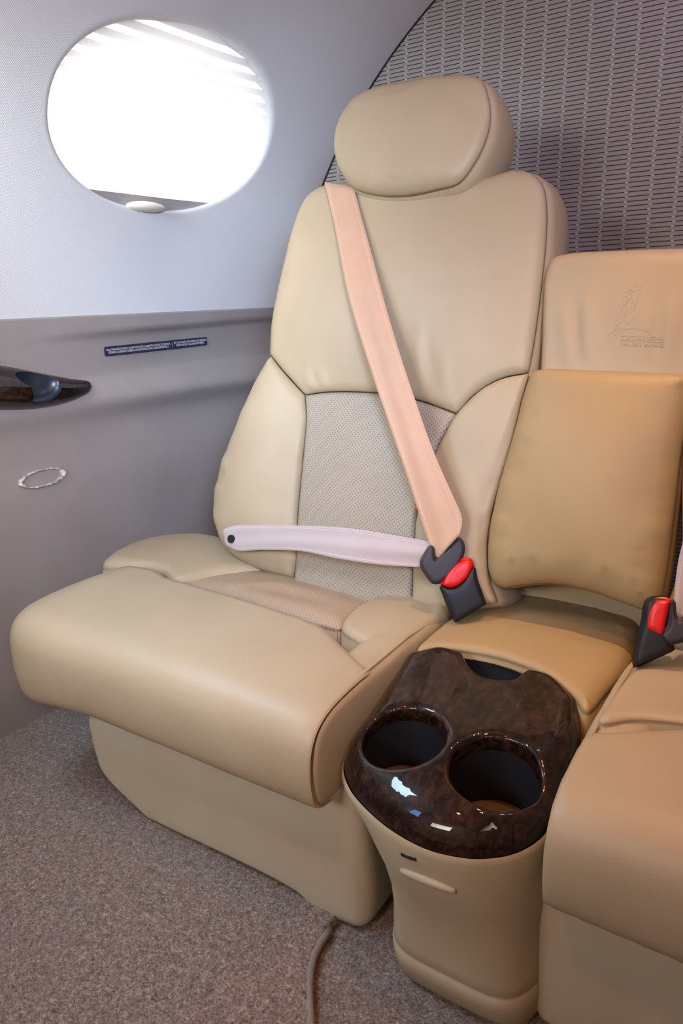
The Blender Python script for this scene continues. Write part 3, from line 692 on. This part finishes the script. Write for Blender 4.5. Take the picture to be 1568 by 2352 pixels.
# centres are shifted along the console so that both rims meet the photographed rims
holes = [circ(cL[0], cL[1], RC), circ(cR[0], cR[1], RC)]
cp, hv, PW = pillow('cup_holder_top', TOPW, CT, MT['wood'], con, bulge=.004, g=.0055, holes=holes, rh=.009, Dh=.006, rings=[(0, .003), (-.004, .006)], cap=False)
for hvv in hv:
    n = len(hvv); c = sum(hvv)/n; zb = c[2]-.062
    rows = [hvv]
    for k, (sc, dz) in enumerate([(.985, .006), (.975, .012)]): rows.append([A(c[0]+(v[0]-c[0])*sc, c[1]+(v[1]-c[1])*sc, v[2]-dz) for v in hvv])
    for t in (.35, .7, 1.0): rows.append([A(c[0]+(v[0]-c[0])*(.97-.06*t), c[1]+(v[1]-c[1])*(.97-.06*t), (v[2]-.012)*(1-t)+zb*t) for v in hvv])
    V, Fc = grid(rows, True); fm = [0]*(2*n)+[1]*(3*n)
    wl_ = mk('cup_well', V, [f[::-1] for f in Fc], MT['wood'], cp, mats=[MT['blackwell']], fm=fm)
    rad = np.linalg.norm(rows[-1][0][:2]-c[:2])*1.0
    rr_ = [[A(c[0]+rad*s*math.cos(a), c[1]+rad*s*math.sin(a), zb+.001+h_) for a in np.linspace(0, 2*math.pi, 41)[:-1]] for s, h_ in ((1.0, 0), (.97, .002), (.5, .002), (.02, .002))]
    V, Fc = grid(rr_, True); mk('cup_pad', V, Fc, MT['pad'], cp)
# moulded body
low = [CT.pt(*q, -.044) for q in PW]
Pw = np.array(low); cb = A(-.278, .66)
def sect(z):
    """console outline at height z: flared rim -> waist -> skirt"""
    pass
rim = [v+A(0, 0, .006) for v in low]
rows = []
zr_ = np.array([v[2] for v in rim])
def supel(xc, yc, a, b_, e, n, ang):
    ca, sa = math.cos(ang), math.sin(ang); return A(xc+a*math.copysign(abs(ca)**(2/e), ca), yc+b_*math.copysign(abs(sa)**(2/e), sa))
angs = [math.atan2((v[1]-.66)/.17, (v[0]+.278)/.107) for v in rim]
def ringat(a, b_, e, z, xc=-.262, yc=.70): return [A(*supel(xc, yc, a, b_, e, 0, t), z) for t in angs]
sp_ = [(.0, rim)]
rows.append([v*1.0+A((v[0]-cb[0])*.015, (v[1]-cb[1])*.010, .002) for v in rim])
rows.append([v+A((v[0]-cb[0])*.028, (v[1]-cb[1])*.018, -.001) for v in rim])
rows.append([v+A((v[0]-cb[0])*.030, (v[1]-cb[1])*.020, -.006) for v in rim])
for t, (a, b_, e, z, bl_) in enumerate([(.100, .180, 3.0, .20, .75), (.094, .172, 3.4, .175, .45), (.089, .162, 3.8, .15, .2), (.085, .155, 4.2, .12, .05), (.084, .150, 4.6, .09, 0), (.085, .147, 4.8, .055, 0), (.0852, .147, 4.8, .043, 0), (.0842, .146, 4.8, .0415, 0), (.0862, .1485, 4.8, .040, 0), (.0865, .145, 4.8, .02, 0), (.086, .138, 4.8, .000, 0), (.084, .128, 4.8, -.012, 0)]):
    r1 = ringat(a, b_, e, z); base_ = rows[2]
    rows.append([(1-bl_)*p+bl_*A(q[0]*.985+cb[0]*.015, q[1]*.985+cb[1]*.015, 0)+A(0, 0, bl_*min(q[2]-.03*t-.005, z)) if bl_ else p for p, q in zip(r1, base_)])
V, Fc = grid(rows, True); body = mk('console_body', V, Fc, MT['vinyl'], con)
# storage lid cushion behind the cup holders
SL = Surf((XC, .84, .297), (1, 0, 0), (0, 1, 0))
pillow('lid_cushion', [{'p': (958, 1500), 'r': .012, 'D': .008}, (1000, 1455), (1045, 1422), (1110, 1388), (1160, 1362), (1200, 1354), (1280, 1362), (1380, 1388), (1445, 1420), {'p': (1470, 1450), 'r': .025, 'D': .016}, (1462, 1500), (1430, 1555), (1395, 1595), {'p': (1345, 1640), 'r': .012, 'D': .010}, {'p': (1315, 1600), 'r': .008, 'D': .006}, (1262, 1560), (1213, 1536), (1140, 1512), (1062, 1497), (1010, 1493)], SL, MT['leather2'], con, bulge=.010, back=.10, g=.007, rings=[(-.001, .0015), (.001, .004), (.003, .03), (.002, .10)],
       wr=[([(1118, 1392), (1200, 1376), (1290, 1384), (1370, 1408), (1420, 1440), (1432, 1480), (1415, 1530), (1380, 1580), (1345, 1625)], .0024, .0020)])
# dark finger recess behind the notch
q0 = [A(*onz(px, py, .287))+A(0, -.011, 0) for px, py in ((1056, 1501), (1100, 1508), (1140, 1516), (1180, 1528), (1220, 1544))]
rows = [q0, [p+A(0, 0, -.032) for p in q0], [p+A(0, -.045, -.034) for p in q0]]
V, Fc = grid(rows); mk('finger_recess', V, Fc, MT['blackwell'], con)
# pull lip and latch on the front of the body
def front_hit(px, py):
    bpy.context.view_layer.update(); d = Vector(ray(px, py)).normalized(); o = body.matrix_world.inverted() @ Vector(CAM); ok, loc, nn, fi = body.ray_cast(o, d)
    return (A(*(body.matrix_world @ loc)), A(*nn)) if ok else (ony(px, py, .53), A(0, -1, 0))
pts = []
for px, py in resample([(922, 1998), (985, 2022), (1046, 2046)], 6, False):
    p, nn = front_hit(px, py); nn = nn if nn[1] < 0 else -nn; pts.append(p+nn*.0005)
V, Fc = tube(pts, list(.0012+.0036*np.sin(np.linspace(.15, math.pi-.15, len(pts)))**.5), 10); mk('pull_lip', V, Fc, MT['vinyl'], con)
pts = [front_hit(px, py)[0]+A(0, .0012, 0) for px, py in resample([(922, 1962), (940, 1970), (956, 1974)], 6, False)]
V, Fc = tube(pts, .0026, 8); mk('latch', V, Fc, MT['black'], con)

# ------------------------------------------------------------------ belts
belt = empty('seat_belt', (-.5, .9, .35), 'peach webbing three point belt fastened across the left seat with a black tongue', 'seat belt', 'lap and shoulder belts')
hs = lambda t: .010+.030*t+.022*math.sin(math.pi*min(1, t*1.05))*1.0
strap('shoulder_strap', [(745, 418), (768, 520), (798, 675), (848, 840), (897, 985), (938, 1105), (968, 1200), (998, 1294)], [(812, 432), (846, 560), (898, 750), (951, 915), (998, 1045), (1040, 1140), (1061, 1192), (1056, 1226)], bp, hs, MT['web'], belt, cup=.002)
# the folded tail of the strap turning into the tongue slot
hl = lambda t: .020+.030*math.sin(math.pi*(t*.8+.1))
strap('lap_strap', [(511, 1216), (540, 1207), (600, 1206), (690, 1207), (800, 1213), (900, 1228), (1010, 1248)], [(519, 1252), (545, 1265), (600, 1263), (690, 1266), (780, 1284), (880, 1298), (985, 1304)], bp, hl, MT['web2'], belt, cup=.002)
SF = Surf(bp.pt(*bp.hit(1020, 1285), .052), (math.cos(.55), math.sin(.55), 0), (0, .35, 1))
if np.dot(SF.N, -ray(1020, 1285)) < 0: print('flip SF')
pillow('belt_tongue', [(968, 1296), (978, 1272), {'p': (991, 1256)}, {'p': (998, 1287), 'c': 1}, {'p': (1054, 1236), 'c': 1}, (1063, 1250), (1064, 1266), (1050, 1300), (1030, 1322), (1010, 1337), (994, 1337), (984, 1325)], SF, MT['grey'], belt, r=.003, D=.003, bulge=.001, back=.011, g=.003)
V, Fc = tube([bp.pt(*bp.hit(533, 1238, hl(.05)), hl(.05)+.0002), bp.pt(*bp.hit(533, 1238, hl(.05)), hl(.05)+.004)], .0068, 20); sb = mk('snap_button', V, Fc, MT['black'], belt, smooth_=False)
buck = empty('seat_belt_buckle', (-.40, .84, .30), 'black buckle with red release button joined to the belt of the left seat', 'buckle', 'belt buckles')
SK = Surf(bp.pt(*bp.hit(1060, 1345), .042), (math.cos(.55), math.sin(.55), 0), (0, .35, 1))
pillow('buckle_housing', [{'p': (1014, 1347)}, (1019, 1362), (1032, 1395), {'p': (1047, 1427), 'c': 1}, {'p': (1114, 1387), 'c': 1}, (1106, 1365), (1095, 1335), (1087, 1303), (1080, 1312), (1066, 1335), (1045, 1350), (1028, 1352)], SK, MT['black'], buck, r=.004, D=.003, bulge=.003, back=.016, g=.004)
SR_ = Surf(SK.o-SK.N*.002, SK.U, SK.V)
pillow('release_button', [(1016, 1343), (1022, 1325), (1042, 1300), (1058, 1288), (1076, 1285), (1085, 1295), (1082, 1312), (1068, 1334), (1048, 1348), (1030, 1351)], SR_, MT['red'], buck, r=.006, D=.005, bulge=.002, back=.012, g=.003)

# ------------------------------------------------------------------ right seat: mirrored build of the same seat
def copy_tree(o, parent=None):
    c = o.copy(); COL.objects.link(c)
    if parent is not None: c.parent = parent
    for ch in list(o.children): copy_tree(ch, c)
    return c
MX = 2*XC+.006
s2 = copy_tree(seat); s2.location.x = MX-seat.location.x; s2.scale = (-1, 1, 1)
for ch in s2.children:
    if ch.name.split('.')[0] in ('backrest_panel', 'backrest_bolster', 'lumbar_panel', 'headrest'): ch.location.x -= .078
s2['label'] = 'beige leather seat cut off by the right edge, right of the cup holder console'
for ch in list(s2.children):
    if ch.name.split('.')[0] == 'seat_bolster' and min(v.co.x for v in ch.data.vertices) > -.1: bpy.data.objects.remove(ch)
bpy.context.view_layer.update()
pt_ = pillow('seat_bolster', [(1376, 1664), (1402, 1612), (1442, 1556), {'p': (1492, 1517), 'r': .03, 'D': .02}, (1560, 1492), (1640, 1487), (1790, 1500), (1790, 1720), {'p': (1680, 1682), 'r': .012, 'D': .004}, (1568, 1664), (1460, 1654)], ztop(.3125), MT['leather'], None, r=.012, D=.006, bulge=.006, back=.10, g=.008)[0]
pt_.parent = s2; pt_.matrix_parent_inverse = s2.matrix_world.inverted()
b2 = empty('seat_belt', (-.13, .9, .35), 'pale webbing belt end with charcoal tongue at the right edge beside the folded armrest', 'seat belt', 'lap and shoulder belts')
strap('shoulder_strap', [(1548, 1420), (1548, 1370), (1558, 1285), (1588, 1180), (1680, 950), (1800, 650), (1890, 430)], [(1575, 1425), (1625, 1370), (1662, 1300), (1705, 1180), (1795, 960), (1905, 660), (1990, 440)], ab, lambda t: .045-.03*t+.012*math.sin(math.pi*t), MT['web2'], b2, n=60)
S2 = Surf(bp.pt(*bp.hit(1520, 1450), .075), (math.cos(.2), math.sin(.2), 0), (0, .35, 1))
pillow('belt_tongue', [(1545, 1380), (1536, 1440), (1520, 1460), (1532, 1475), (1570, 1470), (1620, 1440), (1640, 1400), (1600, 1390), (1565, 1425), (1552, 1422)], S2, MT['grey'], b2, r=.003, D=.003, bulge=.001, back=.011, g=.003)
k2 = empty('seat_belt_buckle', (-.15, .86, .30), 'black buckle with upright red button at the right edge, right of the console lid', 'buckle', 'belt buckles')
S3 = Surf(bp.pt(*bp.hit(1500, 1440), .070), (math.cos(.2), math.sin(.2), 0), (0, .35, 1))
pillow('buckle_housing', [(1488, 1380), (1477, 1425), (1470, 1455), (1458, 1500), {'p': (1457, 1532), 'c': 1}, {'p': (1545, 1492), 'c': 1}, (1535, 1462), (1530, 1455), (1540, 1385), (1520, 1374)], S3, MT['black'], k2, r=.005, D=.004, bulge=.003, back=.016, g=.004)
S4 = Surf(S3.o+S3.N*.003, S3.U, S3.V)
pillow('release_button', [(1496, 1390), (1507, 1379), (1522, 1377), (1538, 1381), (1537, 1395), (1531, 1425), (1521, 1459), (1500, 1453), (1486, 1445), (1484, 1432), (1488, 1408)], S4, MT['red'], k2, r=.006, D=.005, bulge=.002, back=.008, g=.003)

# ------------------------------------------------------------------ things on the side wall
def hp_(px, py, ex=0.0): return hit_wall(px, py, ex, lambda y, z: panel_x(y, z))
# placard
pc = [hp_(*p, .0) for p in ((237, 797), (472, 772), (473, 792), (240, 818))]
o_ = pc[3]; U_ = pc[2]-pc[3]; V_ = pc[0]-pc[3]; SPc = Surf(o_, U_, V_)
if SPc.N[0] < 0: raise RuntimeError('placard normal')
SPc.o = SPc.o+SPc.N*.003; w_ = np.linalg.norm(U_); h_ = np.linalg.norm(V_); print('placard', w_, h_)
pla = empty('placard', tuple(o_), 'narrow dark blue placard with two languages of white instructions on the sidewall', 'placard')
rc = .0028; outl = []
for cx, cy, a0 in ((w_-rc, rc, -90), (w_-rc, h_-rc, 0), (rc, h_-rc, 90), (rc, rc, 180)):
    for k in range(5): a = math.radians(a0+k*22.5); outl.append((cx+rc*math.cos(a), cy+rc*math.sin(a)))
Vt = [SPc.pt(*p, .0006) for p in outl]+[SPc.pt(*p, -.004) for p in outl]; n = len(outl)
Fc = [tuple(range(n))]+[(i, i+n, (i+1) % n+n, (i+1) % n) for i in range(n)]; mk('plate', Vt, Fc, MT['ink'], pla, smooth_=False)
def plac_text(lines, x0, x1, name):
    Vs, Fs = [], []
    for txt, yb, yt, ins_ in lines:
        V, Fc, _ = text_verts(txt, 'LEFT'); mn, mx = V.min(0), V.max(0); o2 = len(Vs)
        for v in V: Vs.append(SPc.pt(x0+ins_+(v[0]-mn[0])/(mx[0]-mn[0])*(x1-x0-2*ins_), yb+(v[1]-mn[1])/(mx[1]-mn[1])*(yt-yb), .0009))
        Fs += [tuple(i+o2 for i in f) for f in Fc]
    mk(name, Vs, Fs, MT['white'], pla, smooth_=False)
plac_text([('PARA TÁXI, DECOLAGEM E POUSO: COLOQUE O ASSENTO NA POSIÇÃO VERTICAL,', h_*.50, h_*.82, 0), ('ESTENDA O APOIO DE CABEÇA, LEVANTE E RECOLHA O DESCANSO BRAÇO.', h_*.16, h_*.47, w_*.018)], w_*.008, w_*.605, 'lettering')
plac_text([('FOR TAXI, TAKE OFF, AND LANDING: RAISE SEAT BACK,', h_*.52, h_*.80, 0), ('EXTEND HEADREST, RAISE AND STOW ARMREST.', h_*.19, h_*.47, w_*.022)], w_*.64, w_*.992, 'lettering')
Vt = [SPc.pt(w_*.622+a, b_, .0009) for a, b_ in ((0, h_*.2), (.0007, h_*.2), (.0007, h_*.8), (0, h_*.8))]; mk('divider', Vt, [(0, 1, 2, 3)], MT['white'], pla, smooth_=False)
# oval bezel with chipped paint
bz = empty('oval_bezel', tuple(hp_(97, 1097)), 'small oval button bezel with chipped paint on the sidewall, below the wall cup holder', 'bezel')
cz = hp_(97, 1097); ax = (hp_(152, 1083)-hp_(42, 1112))/2; bx = (hp_(92, 1078)-hp_(103, 1118))/2
oval = lambda s, h: [cz+A(h, 0, 0)+ax*s*math.cos(t)+bx*s*math.sin(t) for t in np.linspace(0, 2*math.pi, 49)[:-1]]
V, Fc = grid([oval(1.0, 0.0005), oval(.99, .004), oval(.93, .006), oval(.86, .0055), oval(.80, .004), oval(.77, .001)], True); mk('bezel_ring', V, Fc, MT['bez'], bz)
V, Fc = grid([oval(.79, .001), oval(.5, .0012), oval(.02, .0012)], True); mk('button_face', V, Fc, MT['panel'], bz)
# wooden wall cup holder: a half lens let into the ledge with two round wells
wc = empty('wall_cup_holder', tuple(hp_(60, 890)), 'glossy dark burl wood cup holder ledge on the sidewall at the left edge', 'cup holder')
flat_x = lambda y, z: -1.152
bk = [(211, 886), (205, 877), (165, 870), (100, 858), (50, 848), (0, 839), (-60, 828), (-120, 818), (-180, 810), (-245, 814), (-275, 838)]
rg = [(211, 888), (207, 889), (170, 889), (110, 887), (55, 885), (0, 883), (-60, 882), (-120, 882), (-180, 877), (-250, 860), (-276, 840)]
bo = [(210, 891), (203, 903), (176, 918), (130, 933), (70, 942), (0, 944), (-60, 940), (-120, 930), (-185, 912), (-252, 880), (-276, 842)]
dp = [0.0, .007, .022, .034, .042, .046, .044, .034, .02, .006, 0.0]
NS = 60; tq = np.linspace(0, 10, NS); cv = lambda L_: np.array([[np.interp(t, range(11), [q[k] for q in L_]) for k in (0, 1)] for t in tq])
def smoothc(L_):
    c = np.array(catmull(L_, False, 8)); t = np.linspace(0, 10, len(c)); return np.stack([np.interp(tq, t, c[:, k]) for k in (0, 1)], 1)
bkc, rgc, boc = smoothc(bk), smoothc(rg), smoothc(bo); dpc = np.interp(tq, range(11), dp)
rows = []; ridge = []
for i in range(NS):
    pb_ = hit_wall(*bkc[i], 0, flat_x); pr_ = hit_wall(*rgc[i], dpc[i], flat_x); po = hit_wall(*boc[i], 0, flat_x); ridge.append(pr_)
    row = [pb_+A(-.03, 0, 0), pb_]
    for t in (.3, .6, .85, .96): row.append(pb_*(1-t)+pr_*t+A(0, 0, .004*math.sin(math.pi*t)*min(1, dpc[i]*40)))
    row.append(pr_); dn = po-pr_
    for t in (.04, .15, .35, .6, .85): row.append(pr_+dn*t+A(dpc[i]*.35*math.sin(math.pi*min(1, t*.9+.05))**1.0*(1-t*.3), 0, -.006*math.sin(math.pi*t)*min(1, dpc[i]*30)))
    row += [po, po+A(-.03, 0, 0)]; rows.append(row)
V, Fc = grid(rows, True); m_ = len(rows[0]); Fc += [tuple(range(m_))[::-1], tuple(range(len(V)-m_, len(V)))]
body_w = mk('wood_ledge', V, Fc, MT['wood'], wc)
bmw = bmesh.new(); bmw.from_mesh(body_w.data); bmesh.ops.recalc_face_normals(bmw, faces=bmw.faces); bmw.to_mesh(body_w.data); bmw.free()
body_w.data.materials.append(MT['navy'])
def cutter(c0):
    rws = []
    for k in range(1, 16):
        ph = math.pi*k/16; rws.append([c0+A(.021*math.sin(ph)*math.cos(t), .046*math.sin(ph)*math.sin(t), .034*math.cos(ph)) for t in np.linspace(0, 2*math.pi, 49)[:-1]])
    V, Fc = grid(rws, True); n = 48; Fc += [tuple(range(n)), tuple(range(len(V)-n, len(V)))[::-1]]
    c = mk('cutter', V, Fc, MT['navy']); bm = bmesh.new(); bm.from_mesh(c.data); bmesh.ops.recalc_face_normals(bm, faces=bm.faces); bm.to_mesh(c.data); bm.free(); return c
def rid(px): i = int(np.argmin(abs(rgc[:, 0]-px))); return ridge[i]
cuts = [cutter(rid(100)+A(-.011, 0, .004)), cutter(rid(-52)+A(-.013, 0, .004))]
for c in cuts:
    md = body_w.modifiers.new('b', 'BOOLEAN'); md.object = c; md.operation = 'DIFFERENCE'; md.solver = 'EXACT'; md.material_mode = 'TRANSFER'
bpy.context.view_layer.update(); dg = bpy.context.evaluated_depsgraph_get()
nm = bpy.data.meshes.new_from_object(body_w.evaluated_get(dg)); body_w.modifiers.clear(); body_w.data = nm
for c in cuts: bpy.data.objects.remove(c)
mdl = body_w.data; mdl.polygons.foreach_set('use_smooth', [True]*len(mdl.polygons))
bmw = bmesh.new(); bmw.from_mesh(mdl)
for e in bmw.edges:
    if len(e.link_faces) == 2 and e.calc_face_angle(0) > .6: e.smooth = False
bmw.to_mesh(mdl); bmw.free()

# ------------------------------------------------------------------ light
def area(name, loc, to, sx, sy, power, col, spread=180):
    l = bpy.data.lights.new(name, 'AREA'); l.shape = 'RECTANGLE'; l.size = sx; l.size_y = sy; l.energy = power; l.color = col; l.spread = math.radians(spread)
    o = bpy.data.objects.new(name, l); COL.objects.link(o); o.location = loc; o.rotation_euler = (Vector(to)-Vector(loc)).to_track_quat('-Z', 'Y').to_euler(); return o
area('daylight_behind_shade', (xw(*WC)-.42, WC[0]-.02, WC[1]+.05), (xw(*WC), WC[0], WC[1]), .6, .6, 8, (.97, .98, 1))
area('opposite_window_daylight', (.36, -.25, 1.06), (-1.15, .60, .50), .34, .26, 1.3, (1, .74, .48), 65)
area('opposite_window_sky', (.36, -.25, 1.06), (-1.15, 1.25, .58), .34, .26, 4.0, (.44, .64, 1.0), 46)
area('left_window_sky', (-1.05, -.45, 1.0), (-.9, .9, .6), .34, .30, 4.8, (.17, .47, 1.0))
area('left_window_glancing', (-1.0, .36, 1.02), (-1.02, 1.3, .75), .2, .2, 1.8, (.85, .95, 1), 70)
area('left_window_daylight', (-.98, .30, 1.05), (-.62, .62, .2), .30, .26, 3.3, (.55, .76, 1.0), 90)
area('cockpit_windscreen_daylight', (-.50, -.85, 1.0), (-.85, 1.4, .75), .45, .25, 4.2, (.95, .93, .88), 85)
area('cabin_lamp', (-.08, .45, 1.38), (-.14, .51, 0), .04, .04, 2.1, (1.0, .34, .09), 150)
area('cabin_lamp', (.16, .85, 1.38), (.11, .91, 0), .04, .04, .5, (1.0, .50, .18), 150)
area('cabin_lamp', (-.35, .0, 1.38), (-.40, .06, 0), .04, .04, 2.0, (1.0, .25, .06), 150)
area('reading_lamp', (-.18, .78, 1.38), (-.22, .84, 0), .03, .03, .58, (1.0, .62, .33), 50)
area('aft_fill_light', (-.05, 1.0, 1.38), (-.2, 1.5, .9), .05, .05, 1.7, (.95, .72, 1.0))  # unseen fill light added to lift the rear bulkhead
w = bpy.data.worlds.new('world'); scn.world = w; w.use_nodes = True
w.node_tree.nodes['Background'].inputs[0].default_value = (1, .58, .35, 1); w.node_tree.nodes['Background'].inputs[1].default_value = .50
vs = scn.view_settings; vs.view_transform = 'Standard'; vs.look = 'None'; vs.gamma = 1; vs.exposure = -0.25; vs.use_curve_mapping = False
